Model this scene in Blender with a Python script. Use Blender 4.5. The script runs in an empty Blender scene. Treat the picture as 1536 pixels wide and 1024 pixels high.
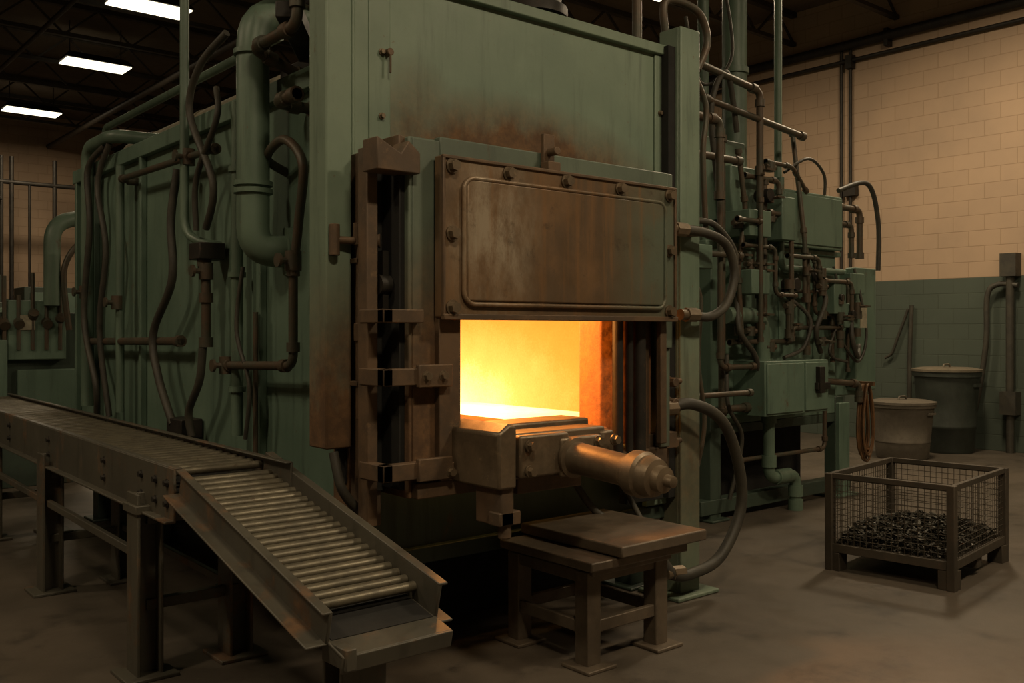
import bpy, bmesh, math, random
from mathutils import Vector, Matrix
random.seed(7)
scene = bpy.context.scene
try:
    scene.view_settings.view_transform = 'Standard'
except Exception: pass

# ------------------------------------------------------------------ materials
def newmat(name):
    m = bpy.data.materials.new(name); m.use_nodes = True
    nt = m.node_tree
    for n in list(nt.nodes): nt.nodes.remove(n)
    out = nt.nodes.new('ShaderNodeOutputMaterial')
    b = nt.nodes.new('ShaderNodeBsdfPrincipled')
    nt.links.new(b.outputs[0], out.inputs[0])
    tc = nt.nodes.new('ShaderNodeTexCoord')
    return m, nt, b, tc, out

def noise(nt, tc, scale, detail=6, rough=0.6, stretch=(1,1,1), lo=None, hi=None, loc=(0,0,0)):
    mp = nt.nodes.new('ShaderNodeMapping'); mp.inputs['Scale'].default_value = stretch
    mp.inputs['Location'].default_value = loc
    nt.links.new(tc.outputs['Object'], mp.inputs[0])
    n = nt.nodes.new('ShaderNodeTexNoise')
    n.inputs['Scale'].default_value = scale; n.inputs['Detail'].default_value = detail
    n.inputs['Roughness'].default_value = rough
    nt.links.new(mp.outputs[0], n.inputs['Vector'])
    o = n.outputs['Fac']
    if lo is not None:
        r = nt.nodes.new('ShaderNodeMapRange'); r.interpolation_type = 'SMOOTHSTEP'
        r.inputs['From Min'].default_value = lo; r.inputs['From Max'].default_value = hi
        nt.links.new(o, r.inputs['Value']); o = r.outputs[0]
    return o

def mixc(nt, fac, a, b):
    m = nt.nodes.new('ShaderNodeMix'); m.data_type = 'RGBA'
    if isinstance(fac, (int, float)): m.inputs[0].default_value = fac
    else: nt.links.new(fac, m.inputs[0])
    for s, v in ((6, a), (7, b)):
        if isinstance(v, tuple): m.inputs[s].default_value = (*v, 1)
        else: nt.links.new(v, m.inputs[s])
    return m.outputs[2]

def math_(nt, op, a, b=0.0, clamp=False):
    m = nt.nodes.new('ShaderNodeMath'); m.operation = op; m.use_clamp = clamp
    for i, v in enumerate((a, b)):
        if isinstance(v, (int, float)): m.inputs[i].default_value = v
        else: nt.links.new(v, m.inputs[i])
    return m.outputs[0]

def bump(nt, b, h, strength=0.2, dist=0.01):
    n = nt.nodes.new('ShaderNodeBump'); n.inputs['Strength'].default_value = strength
    n.inputs['Distance'].default_value = dist
    nt.links.new(h, n.inputs['Height']); nt.links.new(n.outputs[0], b.inputs['Normal'])

RUST = (0.085, 0.046, 0.022); RUST2 = (0.16, 0.085, 0.036)
def heatmask(nt, tc, c, r, sc=(1,1,1)):
    v = nt.nodes.new('ShaderNodeMapping'); v.vector_type = 'TEXTURE'
    v.inputs['Location'].default_value = c
    v.inputs['Scale'].default_value = (r*sc[0], r*sc[1], r*sc[2])
    nt.links.new(tc.outputs['Object'], v.inputs[0])
    l = nt.nodes.new('ShaderNodeVectorMath'); l.operation = 'LENGTH'
    nt.links.new(v.outputs[0], l.inputs[0])
    return math_(nt, 'SUBTRACT', 1.0, l.outputs['Value'], True)

def painted(name, c1, c2, rust=0.5, heat=None, rough=0.5, metallic=0.0):
    m, nt, b, tc, o = newmat(name)
    col = mixc(nt, noise(nt, tc, 1.3, 8, 0.6, lo=0.35, hi=0.65), c1, c2)
    dust = noise(nt, tc, 2.1, 10, 0.7, (1, 1, 0.6), 0.5, 0.75, (4, 2, 1))
    col = mixc(nt, math_(nt, 'MULTIPLY', dust, 0.35), col, tuple(v*1.25+0.02 for v in c1))
    st = noise(nt, tc, 4.0, 6, 0.65, (3, 3, 0.25), 0.5, 0.75)
    dark = tuple(v*0.45 for v in c2)
    col = mixc(nt, math_(nt, 'MULTIPLY', st, 0.6), col, dark)
    rm = noise(nt, tc, 3.1, 12, 0.72, (1, 1, 0.7), 0.66-0.2*rust, 0.80-0.2*rust)
    sp = noise(nt, tc, 28, 4, 0.7, lo=0.66, hi=0.74)
    rm = math_(nt, 'MAXIMUM', rm, math_(nt, 'MULTIPLY', sp, 0.7))
    rs = noise(nt, tc, 5.5, 8, 0.7, (2.5, 2.5, 0.18), 0.64, 0.78, (7, 3, 2))
    rm = math_(nt, 'MAXIMUM', rm, math_(nt, 'MULTIPLY', rs, 0.55))
    if heat:
        for (c, r, amt, sc) in heat:
            h = heatmask(nt, tc, c, r, sc=sc)
            hn = noise(nt, tc, 3.5, 10, 0.7, (1, 1, 0.5))
            h = math_(nt, 'MULTIPLY', math_(nt, 'MULTIPLY', h, hn), 3.2*amt, True)
            rm = math_(nt, 'MAXIMUM', rm, h)
    rc = mixc(nt, noise(nt, tc, 14, 6, 0.7, lo=0.35, hi=0.7), RUST, RUST2)
    col = mixc(nt, rm, col, rc)
    nt.links.new(col, b.inputs['Base Color'])
    b.inputs['Metallic'].default_value = metallic
    rr = math_(nt, 'ADD', math_(nt, 'MULTIPLY', noise(nt, tc, 6, 6), 0.3), rough-0.15)
    rr = math_(nt, 'ADD', rr, math_(nt, 'MULTIPLY', rm, 0.3), True)
    nt.links.new(rr, b.inputs['Roughness'])
    bump(nt, b, math_(nt, 'ADD', noise(nt, tc, 35, 5), math_(nt, 'MULTIPLY', rm, 0.5)), 0.15, 0.004)
    return m

G1 = (0.140, 0.210, 0.158); G2 = (0.100, 0.158, 0.118)
green = painted('green_machine_paint', G1, G2, 0.28)
green_hood = painted('green_hood_paint', (0.185, 0.250, 0.185), (0.148, 0.208, 0.155), 0.05,
                     heat=[((3.2, 3.80, 2.30), 1.0, 1.5, (1.3, 1, 0.55)), ((2.55, 3.80, 2.3), 0.5, 0.9, (0.8, 1, 1.3))])
green_col = painted('green_column_paint', (0.175, 0.235, 0.172), (0.125, 0.178, 0.130), 0.15,
                    heat=[((2.2, 3.7, 0.9), 1.0, 1.1, (0.8, 1, 1.1)), ((4.5, 3.7, 0.8), 1.0, 0.4, (0.6, 1, 1))])
green_frame = painted('green_door_frame_paint', (0.12, 0.155, 0.115), (0.085, 0.11, 0.085), 0.4,
                      heat=[((2.9, 3.5, 1.0), 1.2, 1.3, (1, 1, 1))])
green_dark = painted('dark_green_paint', (0.055, 0.08, 0.06), (0.035, 0.052, 0.04), 0.4)
conv_paint = painted('conveyor_worn_paint', (0.080, 0.073, 0.054), (0.055, 0.051, 0.039), 0.75)
pipe_green = painted('green_pipe_paint', (0.13, 0.19, 0.14), (0.09, 0.135, 0.10), 0.3, rough=0.45)

def steel(name, c1, c2, c3, metallic=0.5, rough=0.55, sc=5):
    m, nt, b, tc, o = newmat(name)
    col = mixc(nt, noise(nt, tc, sc, 10, 0.7, lo=0.38, hi=0.62), c1, c2)
    col = mixc(nt, noise(nt, tc, sc*3.3, 8, 0.7, lo=0.58, hi=0.72), col, c3)
    nt.links.new(col, b.inputs['Base Color'])
    b.inputs['Metallic'].default_value = metallic
    rr = math_(nt, 'ADD', math_(nt, 'MULTIPLY', noise(nt, tc, 9, 6), 0.4), rough-0.2)
    nt.links.new(rr, b.inputs['Roughness'])
    bump(nt, b, noise(nt, tc, 40, 6, 0.7), 0.25, 0.004)
    return m
rust_steel = steel('rusty_steel', (0.14, 0.088, 0.05), (0.09, 0.062, 0.04), (0.18, 0.115, 0.063), 0.25, 0.6)
brown_steel = steel('heat_browned_steel', (0.20, 0.15, 0.097), (0.13, 0.10, 0.066), (0.28, 0.20, 0.12), 0.5, 0.45)
crate_steel = steel('crate_grimy_steel', (0.080, 0.064, 0.046), (0.056, 0.047, 0.035), (0.11, 0.075, 0.048), 0.3, 0.6)
dark_steel = steel('dark_grimy_steel', (0.035, 0.03, 0.024), (0.022, 0.02, 0.017), (0.07, 0.045, 0.03), 0.4, 0.55)
roller_steel = steel('roller_steel', (0.17, 0.15, 0.105), (0.11, 0.098, 0.07), (0.08, 0.058, 0.036), 0.45, 0.45, 9)
bench_steel = steel('bench_steel', (0.155, 0.122, 0.087), (0.11, 0.087, 0.063), (0.175, 0.12, 0.075), 0.3, 0.5)
rubber = steel('hose_rubber', (0.055, 0.05, 0.036), (0.037, 0.034, 0.027), (0.075, 0.055, 0.037), 0.0, 0.6, 8)
pipe_dark = steel('grimy_pipe_steel', (0.065, 0.065, 0.046), (0.09, 0.06, 0.038), (0.048, 0.057, 0.041), 0.2, 0.5, 6)
insul = steel('pipe_insulation_cream', (0.26, 0.23, 0.16), (0.20, 0.18, 0.13), (0.15, 0.11, 0.07), 0.0, 0.8, 5)
black = steel('flat_black', (0.012, 0.011, 0.009), (0.008, 0.008, 0.007), (0.02, 0.015, 0.01), 0.0, 0.85)  # near-black, stands in for shade in slots, roller gaps and under the furnace
ceil_m = steel('ceiling_deck_dark', (0.14, 0.105, 0.07), (0.115, 0.086, 0.058), (0.15, 0.115, 0.075), 0.0, 0.85, 1.5)
truss_m = steel('truss_grimy_steel', (0.055, 0.045, 0.033), (0.04, 0.033, 0.025), (0.07, 0.052, 0.036), 0.2, 0.6)
can_tan = steel('bin_tan_plastic', (0.13, 0.11, 0.083), (0.10, 0.085, 0.064), (0.075, 0.058, 0.04), 0.0, 0.7)
copper = steel('coiled_cable_orange', (0.18, 0.085, 0.03), (0.10, 0.055, 0.025), (0.16, 0.09, 0.05), 0.0, 0.6)
label_m = steel('label_plate_cream', (0.38, 0.34, 0.24), (0.3, 0.27, 0.2), (0.2, 0.17, 0.12), 0.0, 0.6, 20)
lid_m = steel('lid_tan', (0.18, 0.15, 0.105), (0.14, 0.12, 0.085), (0.10, 0.078, 0.055), 0.0, 0.6, 10)
can_dark = steel('bin_dark_green_plastic', (0.036, 0.044, 0.035), (0.026, 0.032, 0.025), (0.05, 0.046, 0.034), 0.0, 0.6)

def make_door():
    m, nt, b, tc, o = newmat('scorched_door_plate')
    col = mixc(nt, noise(nt, tc, 2.2, 10, 0.65, (1, 1, 0.8), 0.35, 0.6), (0.20, 0.118, 0.058), (0.125, 0.083, 0.048))
    g = heatmask(nt, tc, (4.0, 3.4, 2.0), 0.75, sc=(0.8, 3, 1))
    g = math_(nt, 'MULTIPLY', math_(nt, 'MULTIPLY', g, noise(nt, tc, 5, 10, 0.7)), 2.6, True)
    col = mixc(nt, g, col, (0.12, 0.145, 0.105))
    s = heatmask(nt, tc, (2.72, 3.4, 2.05), 0.42, sc=(0.8, 3, 1.2))
    s = math_(nt, 'MULTIPLY', math_(nt, 'MULTIPLY', s, noise(nt, tc, 7, 12, 0.75, (1, 1, 0.4), 0.35, 0.7)), 1.8, True)
    col = mixc(nt, s, col, (0.34, 0.28, 0.20))
    st = noise(nt, tc, 6, 8, 0.7, (2.5, 1, 0.15), 0.5, 0.7)
    col = mixc(nt, math_(nt, 'MULTIPLY', st, 0.6), col, (0.24, 0.125, 0.05))
    dk = noise(nt, tc, 8, 10, 0.75, (1, 1, 1), 0.55, 0.7, (3, 1, 5))
    col = mixc(nt, math_(nt, 'MULTIPLY', dk, 0.6), col, (0.06, 0.045, 0.03))
    nt.links.new(col, b.inputs['Base Color'])
    b.inputs['Metallic'].default_value = 0.25
    nt.links.new(math_(nt, 'ADD', math_(nt, 'MULTIPLY', noise(nt, tc, 8, 8), 0.4), 0.25), b.inputs['Roughness'])
    bump(nt, b, noise(nt, tc, 25, 8, 0.7), 0.25, 0.004)
    return m
door_m = make_door()

def make_glow(name, stops, hot, rad, sc, strength):
    m, nt, b, tc, out = newmat(name)
    b.inputs['Base Color'].default_value = (0.10, 0.05, 0.02, 1); b.inputs['Roughness'].default_value = 0.95
    b.inputs['Specular IOR Level'].default_value = 0.1
    h = heatmask(nt, tc, hot, rad, sc=sc)
    n = noise(nt, tc, 4, 12, 0.72)
    n2 = noise(nt, tc, 70, 6, 0.7)
    f = math_(nt, 'ADD', h, math_(nt, 'MULTIPLY', math_(nt, 'SUBTRACT', n, 0.5), 0.22))
    f = math_(nt, 'ADD', f, math_(nt, 'MULTIPLY', math_(nt, 'SUBTRACT', n2, 0.5), 0.20), True)
    r = nt.nodes.new('ShaderNodeValToRGB'); cr = r.color_ramp
    while len(cr.elements) < len(stops): cr.elements.new(0.5)
    for e, (p_, c_) in zip(cr.elements, stops): e.position = p_; e.color = (*c_, 1)
    nt.links.new(f, r.inputs[0]); nt.links.new(r.outputs[0], b.inputs['Emission Color'])
    b.inputs['Emission Strength'].default_value = strength
    bump(nt, b, n, 0.5, 0.02)
    return m
glow = make_glow('incandescent_refractory', [(0.0, (0.20, 0.040, 0.001)), (0.22, (0.31, 0.080, 0.004)), (0.5, (0.44, 0.155, 0.016)), (0.75, (0.62, 0.29, 0.05)), (1.0, (0.9, 0.62, 0.22))], (4.2, 5.6, 1.05), 2.6, (1, 1, 0.50), 3.0)
hearth_glow = make_glow('incandescent_hearth', [(0.0, (0.22, 0.055, 0.003)), (0.30, (0.42, 0.15, 0.015)), (0.55, (0.8, 0.5, 0.15)), (1.0, (1.0, 0.88, 0.55))], (3.3, 5.1, 1.1), 2.3, (1, 1, 1), 3.6)
def make_jamb():
    m, nt, b, tc, out = newmat('refractory_brick_jamb')
    nt.links.new(mixc(nt, noise(nt, tc, 12, 10, 0.7), (0.34, 0.15, 0.06), (0.18, 0.085, 0.04)), b.inputs['Base Color'])
    b.inputs['Roughness'].default_value = 0.9
    b.inputs['Emission Color'].default_value = (1, 0.15, 0.006, 1)
    h = heatmask(nt, tc, (3.6, 3.78, 1.4), 0.32, sc=(1, 1, 4))
    nt.links.new(math_(nt, 'MULTIPLY', math_(nt, 'MULTIPLY', h, noise(nt, tc, 14, 10, 0.8, lo=0.3, hi=0.7)), 1.1), b.inputs['Emission Strength'])  # orange spill from the chamber, put into the jamb as fading emission
    bump(nt, b, noise(nt, tc, 40, 8, 0.7), 0.6, 0.01)
    return m
jamb = make_jamb()

def make_floor():
    m, nt, b, tc, o = newmat('worn_concrete_floor')
    col = mixc(nt, noise(nt, tc, 0.7, 10, 0.65, lo=0.35, hi=0.65), (0.105, 0.085, 0.064), (0.075, 0.062, 0.047))
    col = mixc(nt, noise(nt, tc, 2.3, 12, 0.7, lo=0.52, hi=0.68), col, (0.047, 0.039, 0.030))
    col = mixc(nt, noise(nt, tc, 30, 6, 0.7, lo=0.6, hi=0.72), col, (0.13, 0.105, 0.078))
    col = mixc(nt, noise(nt, tc, 90, 4, 0.7, lo=0.62, hi=0.7), col, (0.04, 0.034, 0.026))
    nt.links.new(col, b.inputs['Base Color'])
    nt.links.new(math_(nt, 'ADD', math_(nt, 'MULTIPLY', noise(nt, tc, 3, 8), 0.55), 0.22), b.inputs['Roughness'])
    bump(nt, b, noise(nt, tc, 60, 8, 0.7), 0.25, 0.004)
    return m
floor_m = make_floor()

def make_wall(name, axis):
    m, nt, b, tc, o = newmat(name)
    sx = nt.nodes.new('ShaderNodeSeparateXYZ'); nt.links.new(tc.outputs['Object'], sx.inputs[0])
    cx = nt.nodes.new('ShaderNodeCombineXYZ')
    nt.links.new(sx.outputs[1 if axis == 'X' else 0], cx.inputs[0]); nt.links.new(sx.outputs[2], cx.inputs[1])
    br = nt.nodes.new('ShaderNodeTexBrick')
    br.inputs['Scale'].default_value = 1.0
    br.inputs['Brick Width'].default_value = 0.42; br.inputs['Row Height'].default_value = 0.21
    br.inputs['Mortar Size'].default_value = 0.007; br.inputs['Mortar Smooth'].default_value = 0.4
    br.inputs['Color1'].default_value = (1, 1, 1, 1); br.inputs['Color2'].default_value = (0.95, 0.95, 0.95, 1)
    br.inputs['Mortar'].default_value = (0.80, 0.78, 0.74, 1)
    nt.links.new(cx.outputs[0], br.inputs['Vector'])
    cream = mixc(nt, noise(nt, tc, 0.8, 8, lo=0.3, hi=0.7), (0.45, 0.32, 0.215), (0.38, 0.275, 0.19))
    grn = mixc(nt, noise(nt, tc, 0.9, 8, lo=0.3, hi=0.7), (0.075, 0.095, 0.073), (0.062, 0.080, 0.062))
    z = math_(nt, 'LESS_THAN', sx.outputs[2], 2.31)
    col = mixc(nt, z, cream, grn)
    mm = nt.nodes.new('ShaderNodeMix'); mm.data_type = 'RGBA'; mm.blend_type = 'MULTIPLY'; mm.inputs[0].default_value = 1
    nt.links.new(col, mm.inputs[6]); nt.links.new(br.outputs['Color'], mm.inputs[7])
    nt.links.new(mm.outputs[2], b.inputs['Base Color'])
    b.inputs['Roughness'].default_value = 0.75
    bump(nt, b, math_(nt, 'SUBTRACT', 1.0, br.outputs['Fac']), 0.4, 0.01)
    return m
wall_x = make_wall('painted_block_wall_a', 'X'); wall_y = make_wall('painted_block_wall_b', 'Y')

lamp_m, nt, b, tc, o = newmat('fluorescent_diffuser')
b.inputs['Emission Color'].default_value = (1.0, 0.90, 0.66, 1); b.inputs['Emission Strength'].default_value = 2.5
mesh_m = steel('wire_grey_brown', (0.085, 0.07, 0.05), (0.06, 0.05, 0.037), (0.12, 0.085, 0.055), 0.3, 0.55)

# ------------------------------------------------------------------ geometry helpers
def root(name, loc=(0, 0, 0)):
    e = bpy.data.objects.new(name, None); e.empty_display_size = 0.2
    e.location = loc; scene.collection.objects.link(e)
    return e

class Part:
    def __init__(s, name, parent, mat, bevel=0.0, smooth=True):
        s.bm = bmesh.new(); s.name = name; s.parent = parent; s.mat = mat; s.bevel = bevel; s.smooth = smooth
    def box(s, x0, x1, y0, y1, z0, z1):
        vs = [s.bm.verts.new(p) for p in ((x0,y0,z0),(x1,y0,z0),(x1,y1,z0),(x0,y1,z0),(x0,y0,z1),(x1,y0,z1),(x1,y1,z1),(x0,y1,z1))]
        for f in ((0,3,2,1),(4,5,6,7),(0,1,5,4),(1,2,6,5),(2,3,7,6),(3,0,4,7)):
            s.bm.faces.new([vs[i] for i in f])
        return s
    def beam(s, p0, p1, w, h, up=(0, 0, 1)):
        p0 = Vector(p0); p1 = Vector(p1); d = (p1-p0).normalized()
        side = d.cross(Vector(up))
        if side.length < 1e-4: side = d.cross(Vector((1, 0, 0)))
        side.normalize(); u = side.cross(d).normalized()
        vs = []
        for p in (p0, p1):
            for a, c in ((-1,-1),(1,-1),(1,1),(-1,1)):
                vs.append(s.bm.verts.new(p + side*a*w/2 + u*c*h/2))
        for f in ((0,1,2,3),(7,6,5,4),(0,4,5,1),(1,5,6,2),(2,6,7,3),(3,7,4,0)):
            s.bm.faces.new([vs[i] for i in f])
        return s
    def poly(s, pts, off):
        off = Vector(off); a = [s.bm.verts.new(p) for p in pts]; b2 = [s.bm.verts.new(Vector(p)+off) for p in pts]
        s.bm.faces.new(a); s.bm.faces.new(list(reversed(b2))); n = len(pts)
        for i in range(n):
            j = (i+1) % n; s.bm.faces.new([a[j], a[i], b2[i], b2[j]])
        return s
    def ring(s, c, t, nrm, r, seg):
        bn = t.cross(nrm)
        return [s.bm.verts.new(c + nrm*math.cos(2*math.pi*i/seg)*r + bn*math.sin(2*math.pi*i/seg)*r) for i in range(seg)]
    def lathe(s, p0, p1, prof, seg=20):
        p0 = Vector(p0); p1 = Vector(p1); d = (p1-p0); L = d.length; t = d.normalized()
        nrm = t.orthogonal().normalized(); prev = None
        for k, (a, r) in enumerate(prof):
            rg = s.ring(p0+t*a*L, t, nrm, max(r, 1e-4), seg)
            if prev:
                for i in range(seg):
                    j = (i+1) % seg; s.bm.faces.new([prev[i], prev[j], rg[j], rg[i]])
            else: s.bm.faces.new(list(reversed(rg)))
            prev = rg
        s.bm.faces.new(prev)
        return s
    def cyl(s, p0, p1, r, seg=16, r2=None):
        return s.lathe(p0, p1, [(0, r), (1, r if r2 is None else r2)], seg)
    def pipe(s, pts, r, fillet=0.08, seg=12, smooth_spline=False, coup=0):
        P = [Vector(p) for p in pts]
        path = []
        if smooth_spline:
            n = len(P)
            for i in range(n-1):
                a = P[max(i-1, 0)]; b_ = P[i]; c = P[i+1]; d = P[min(i+2, n-1)]
                for k in range(10):
                    t = k/10
                    path.append(0.5*((2*b_)+(c-a)*t+(2*a-5*b_+4*c-d)*t*t+(3*b_-a-3*c+d)*t**3))
            path.append(P[-1])
        else:
            path.append(P[0])
            for i in range(1, len(P)-1):
                a, b_, c = P[i-1], P[i], P[i+1]
                f = min(fillet, (a-b_).length*0.49, (c-b_).length*0.49)
                q0 = b_+(a-b_).normalized()*f; q1 = b_+(c-b_).normalized()*f
                for k in range(7):
                    t = k/6; path.append(q0*(1-t)**2 + b_*2*t*(1-t) + q1*t*t)
            path.append(P[-1])
        clean = [path[0]]
        for p in path[1:]:
            if (p-clean[-1]).length > 1e-4: clean.append(p)
        path = clean
        t0 = (path[1]-path[0]).normalized(); nrm = t0.orthogonal().normalized(); prev = None
        for i, p in enumerate(path):
            if i == 0: t = t0
            elif i == len(path)-1: t = (path[i]-path[i-1]).normalized()
            else: t = (path[i+1]-path[i-1]).normalized()
            nrm = (nrm - t*nrm.dot(t)).normalized()
            rg = s.ring(p, t, nrm, r, seg)
            if prev:
                for k in range(seg):
                    j = (k+1) % seg; s.bm.faces.new([prev[k], prev[j], rg[j], rg[k]])
            else: s.bm.faces.new(list(reversed(rg)))
            prev = rg
        s.bm.faces.new(prev)
        if coup:
            for i in range(len(P)):
                for o_ in ((P[i-1] if i > 0 else None), (P[i+1] if i < len(P)-1 else None)):
                    if o_ is None: continue
                    d = (o_-P[i]).normalized(); L = (o_-P[i]).length
                    a = min(fillet, L*0.4) if 0 < i < len(P)-1 else 0.0
                    s.cyl(P[i]+d*a, P[i]+d*(a+min(r*2.0, L*0.3)), r*coup, seg)
        return s
    def bolt(s, p, d, r=0.018, h=0.016):
        p = Vector(p); d = Vector(d).normalized()
        s.cyl(p, p+d*h*0.35, r*1.35, 16); s.cyl(p+d*h*0.3, p+d*h*1.3, r, 6)
        return s
    def done(s):
        me = bpy.data.meshes.new(s.name)
        bmesh.ops.recalc_face_normals(s.bm, faces=s.bm.faces)
        s.bm.to_mesh(me); s.bm.free()
        me.materials.append(s.mat)
        ob = bpy.data.objects.new(s.name, me); scene.collection.objects.link(ob)
        if s.smooth:
            me.polygons.foreach_set('use_smooth', [True]*len(me.polygons))
            try:
                me.set_sharp_from_angle(angle=math.radians(38))
            except Exception: pass
        if s.bevel:
            mo = ob.modifiers.new('Bevel', 'BEVEL'); mo.width = s.bevel; mo.segments = 2
            mo.limit_method = 'ANGLE'; mo.angle_limit = math.radians(50)
        if s.parent:
            ob.parent = s.parent
            ob.matrix_parent_inverse = Matrix.Translation(s.parent.location).inverted()
        return ob

# ------------------------------------------------------------------ room
CZ = 6.6
def slab(name, mat, *b):
    return Part(name, None, mat, smooth=False).box(*b).done()
slab('floor', floor_m, -6, 13, -6, 24, -0.1, 0)
slab('ceiling', ceil_m, -6.2, 13.2, -6.2, 24.2, CZ, CZ+0.15)
slab('wall_right', wall_x, 13, 13.2, -6.2, 24.2, -0.1, CZ)
slab('wall_left', wall_x, -6.2, -6, -6.2, 24.2, -0.1, CZ)
slab('wall_back', wall_y, -6, 13, 24, 24.2, -0.1, CZ)
slab('wall_front', wall_y, -6, 13, -6.2, -6, -0.1, CZ)

tr = root('ceiling_trusses', (3.5, 10, 6.3))
p = Part('joists', tr, truss_m)
y = -5.0
while y < 23.6:
    p.beam((-6, y, CZ-0.04), (13, y, CZ-0.04), 0.10, 0.08); p.beam((-6, y, CZ-0.5), (13, y, CZ-0.5), 0.08, 0.06)
    x = -6; k = 0
    while x < 12.9:
        a = CZ-0.5 if k % 2 == 0 else CZ-0.05; c = CZ-0.05 if k % 2 == 0 else CZ-0.5
        p.beam((x, y, a), (x+0.5, y, c), 0.03, 0.03); x += 0.5; k += 1
    y += 1.7
p.done()
p = Part('girders', tr, truss_m)
for x in (-1.5, 2.6, 7.4):
    p.box(x-0.1, x+0.1, -6, 24, CZ-0.62, CZ-0.58); p.box(x-0.1, x+0.1, -6, 24, CZ-0.95, CZ-0.91); p.box(x-0.015, x+0.015, -6, 24, CZ-0.95, CZ-0.58)
p.cyl((5.9, -6, CZ-0.7), (5.9, 24, CZ-0.7), 0.06, 10); p.cyl((3.6, -6, CZ-0.62), (3.6, 24, CZ-0.62), 0.035, 10)
p.done()

def light(x, y, w=1.0, d=0.48, z=5.95, power=60):
    r = root('ceiling_light', (x, y, z))
    Part('housing', r, dark_steel, 0.01).poly([(x-w/2-.04, y-d/2-.04, z), (x+w/2+.04, y-d/2-.04, z), (x+w/2-.05, y-d/2+.08, z+0.12), (x-w/2+.05, y-d/2+.08, z+0.12)], (0, d-0.08, 0)).done()
    Part('diffuser', r, lamp_m, 0.005).box(x-w/2, x+w/2, y-d/2, y+d/2, z-0.02, z+0.002).done()
    q = Part('hanger_rods', r, dark_steel)
    for sx in (-.4, .4): q.cyl((x+sx*w, y, z+0.1), (x+sx*w, y, CZ+0.02), 0.008, 6)
    q.done()
    L = bpy.data.lights.new('lamp_light', 'AREA'); L.shape = 'RECTANGLE'; L.size = w; L.size_y = d
    L.energy = power; L.color = (1.0, 0.79, 0.52)
    o_ = bpy.data.objects.new('lamp_light', L); scene.collection.objects.link(o_)
    o_.parent = r; o_.location = (0, 0, -0.03)
for (x, y, pw) in [(4.42, 12.9, 60), (4.72, 16.3, 60), (4.75, 20.6, 80), (10.2, 4.8, 165), (9.0, 8.1, 110),
                   (10.2, 0.5, 55), (1.2, -0.4, 150), (5.6, -0.4, 185), (-1.8, 3.5, 140), (-2.5, 8, 90)]:  # fixtures after the first three are out of view, added as fill light
    light(x, y, power=pw)

# ------------------------------------------------------------------ FURNACE
F = root('industrial_furnace', (3.4, 6.0, 0))
BX0, BX1, BY0, BY1, BZ0, BZ1 = 2.35, 4.55, 3.92, 8.6, 0.6, 2.9
p = Part('body_shell', F, green, 0.012)
p.box(BX0, BX0+0.06, BY0, BY1, BZ0, BZ1); p.box(BX1-0.06, BX1, BY0, BY1, BZ0, BZ1)
p.box(BX0, BX1, BY1-0.06, BY1, BZ0, BZ1); p.box(BX0-0.02, BX1+0.02, BY0, BY1+0.02, BZ1, BZ1+0.05)
p.box(BX0, BX1, BY0, BY1, BZ0-0.06, BZ0)
p.done()
p = Part('body_ribs', F, green, 0.006)
for y in (4.95, 6.9, 8.0, 8.5):
    p.box(BX0-0.045, BX0, y, y+0.05, BZ0-0.05, BZ1+0.03)
p.box(BX0-0.05, BX0, BY0, BY1, BZ1-0.06, BZ1+0.05)
p.box(BX0-0.02, BX0, 5.0, 5.02, BZ0, BZ1)
p.done()
Part('underside_shade_block', F, black, 0.01).box(2.62, 4.32, 4.25, 8.4, 0, 0.56).done()  # black block added so the space under the furnace reads as shade
p = Part('support_legs', F, green_dark, 0.008)
for x in (2.45, 4.35):
    for y in (4.1, 5.6, 7.1, 8.4):
        p.box(x-.02, x+.12, y-.07, y+.07, 0.015, BZ0-.05); p.box(x-.08, x+.18, y-.13, y+.13, 0, 0.02)
p.box(2.45, 2.55, 4.0, 8.5, 0.42, 0.56); p.box(4.35, 4.45, 4.0, 8.5, 0.42, 0.56)
p.done()
p = Part('chamber_lining', F, glow, smooth=False)
cx0, cx1, cy0, cy1, cz0, cz1 = 2.56, 4.2, 3.72, 7.2, 1.08, 2.0
p.box(cx1, cx1+0.08, cy0, cy1, cz0-.05, cz1); p.box(cx0-0.08, cx0, cy0, cy1, cz0-.05, cz1)
p.box(cx0, cx1, cy1, cy1+0.08, cz0-.05, cz1); p.box(cx0-0.08, cx1+0.08, cy0, cy1+.08, cz1, cz1+0.08)
p.done()
Part('hearth', F, hearth_glow, 0.01).box(cx0-0.08, cx1+0.08, cy0, cy1+.08, cz0-0.1, cz0).done()
p = Part('hearth_skid_rails', F, jamb, 0.01)
for x in (2.85, 3.25): p.box(x, x+0.07, 3.75, 4.6, cz0, cz0+0.03)
p.done()
p = Part('refractory_jambs', F, jamb, 0.015)
p.box(3.60, 4.0, 3.56, 3.74, 0.98, 2.0); p.box(2.40, 2.585, 3.50, 3.74, 0.98, 2.0)
p.box(2.40, 4.0, 3.52, 3.74, 1.86, 2.1); p.box(2.585, 3.60, 3.50, 3.74, 0.95, 1.09)
p.done()
Part('lining_seal_plate', F, black, 0.003).box(3.98, 4.30, 3.74, 3.80, 0.6, 2.1).done()
p = Part('hood_front_plate', F, green_hood, 0.006)
p.box(2.33, 4.36, 3.80, 3.84, 2.0, 3.28)
p.box(2.31, 4.40, 3.84, 4.25, 3.18, 3.28)
p.box(4.22, 4.40, 3.80, 3.84, 0.55, 2.0)
p.done()
p = Part('hood_trim', F, green_col, 0.006)
p.box(2.30, 4.42, 3.765, 3.86, 3.25, 3.31)
p.box(2.30, 2.42, 3.785, 3.80, 1.9, 3.25)
p.box(4.28, 4.36, 3.785, 3.80, 2.0, 3.25)
p.done()
p = Part('corner_columns', F, green_col, 0.008)
p.box(2.055, 2.185, 3.74, 3.90, 1.07, 3.6)
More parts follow.
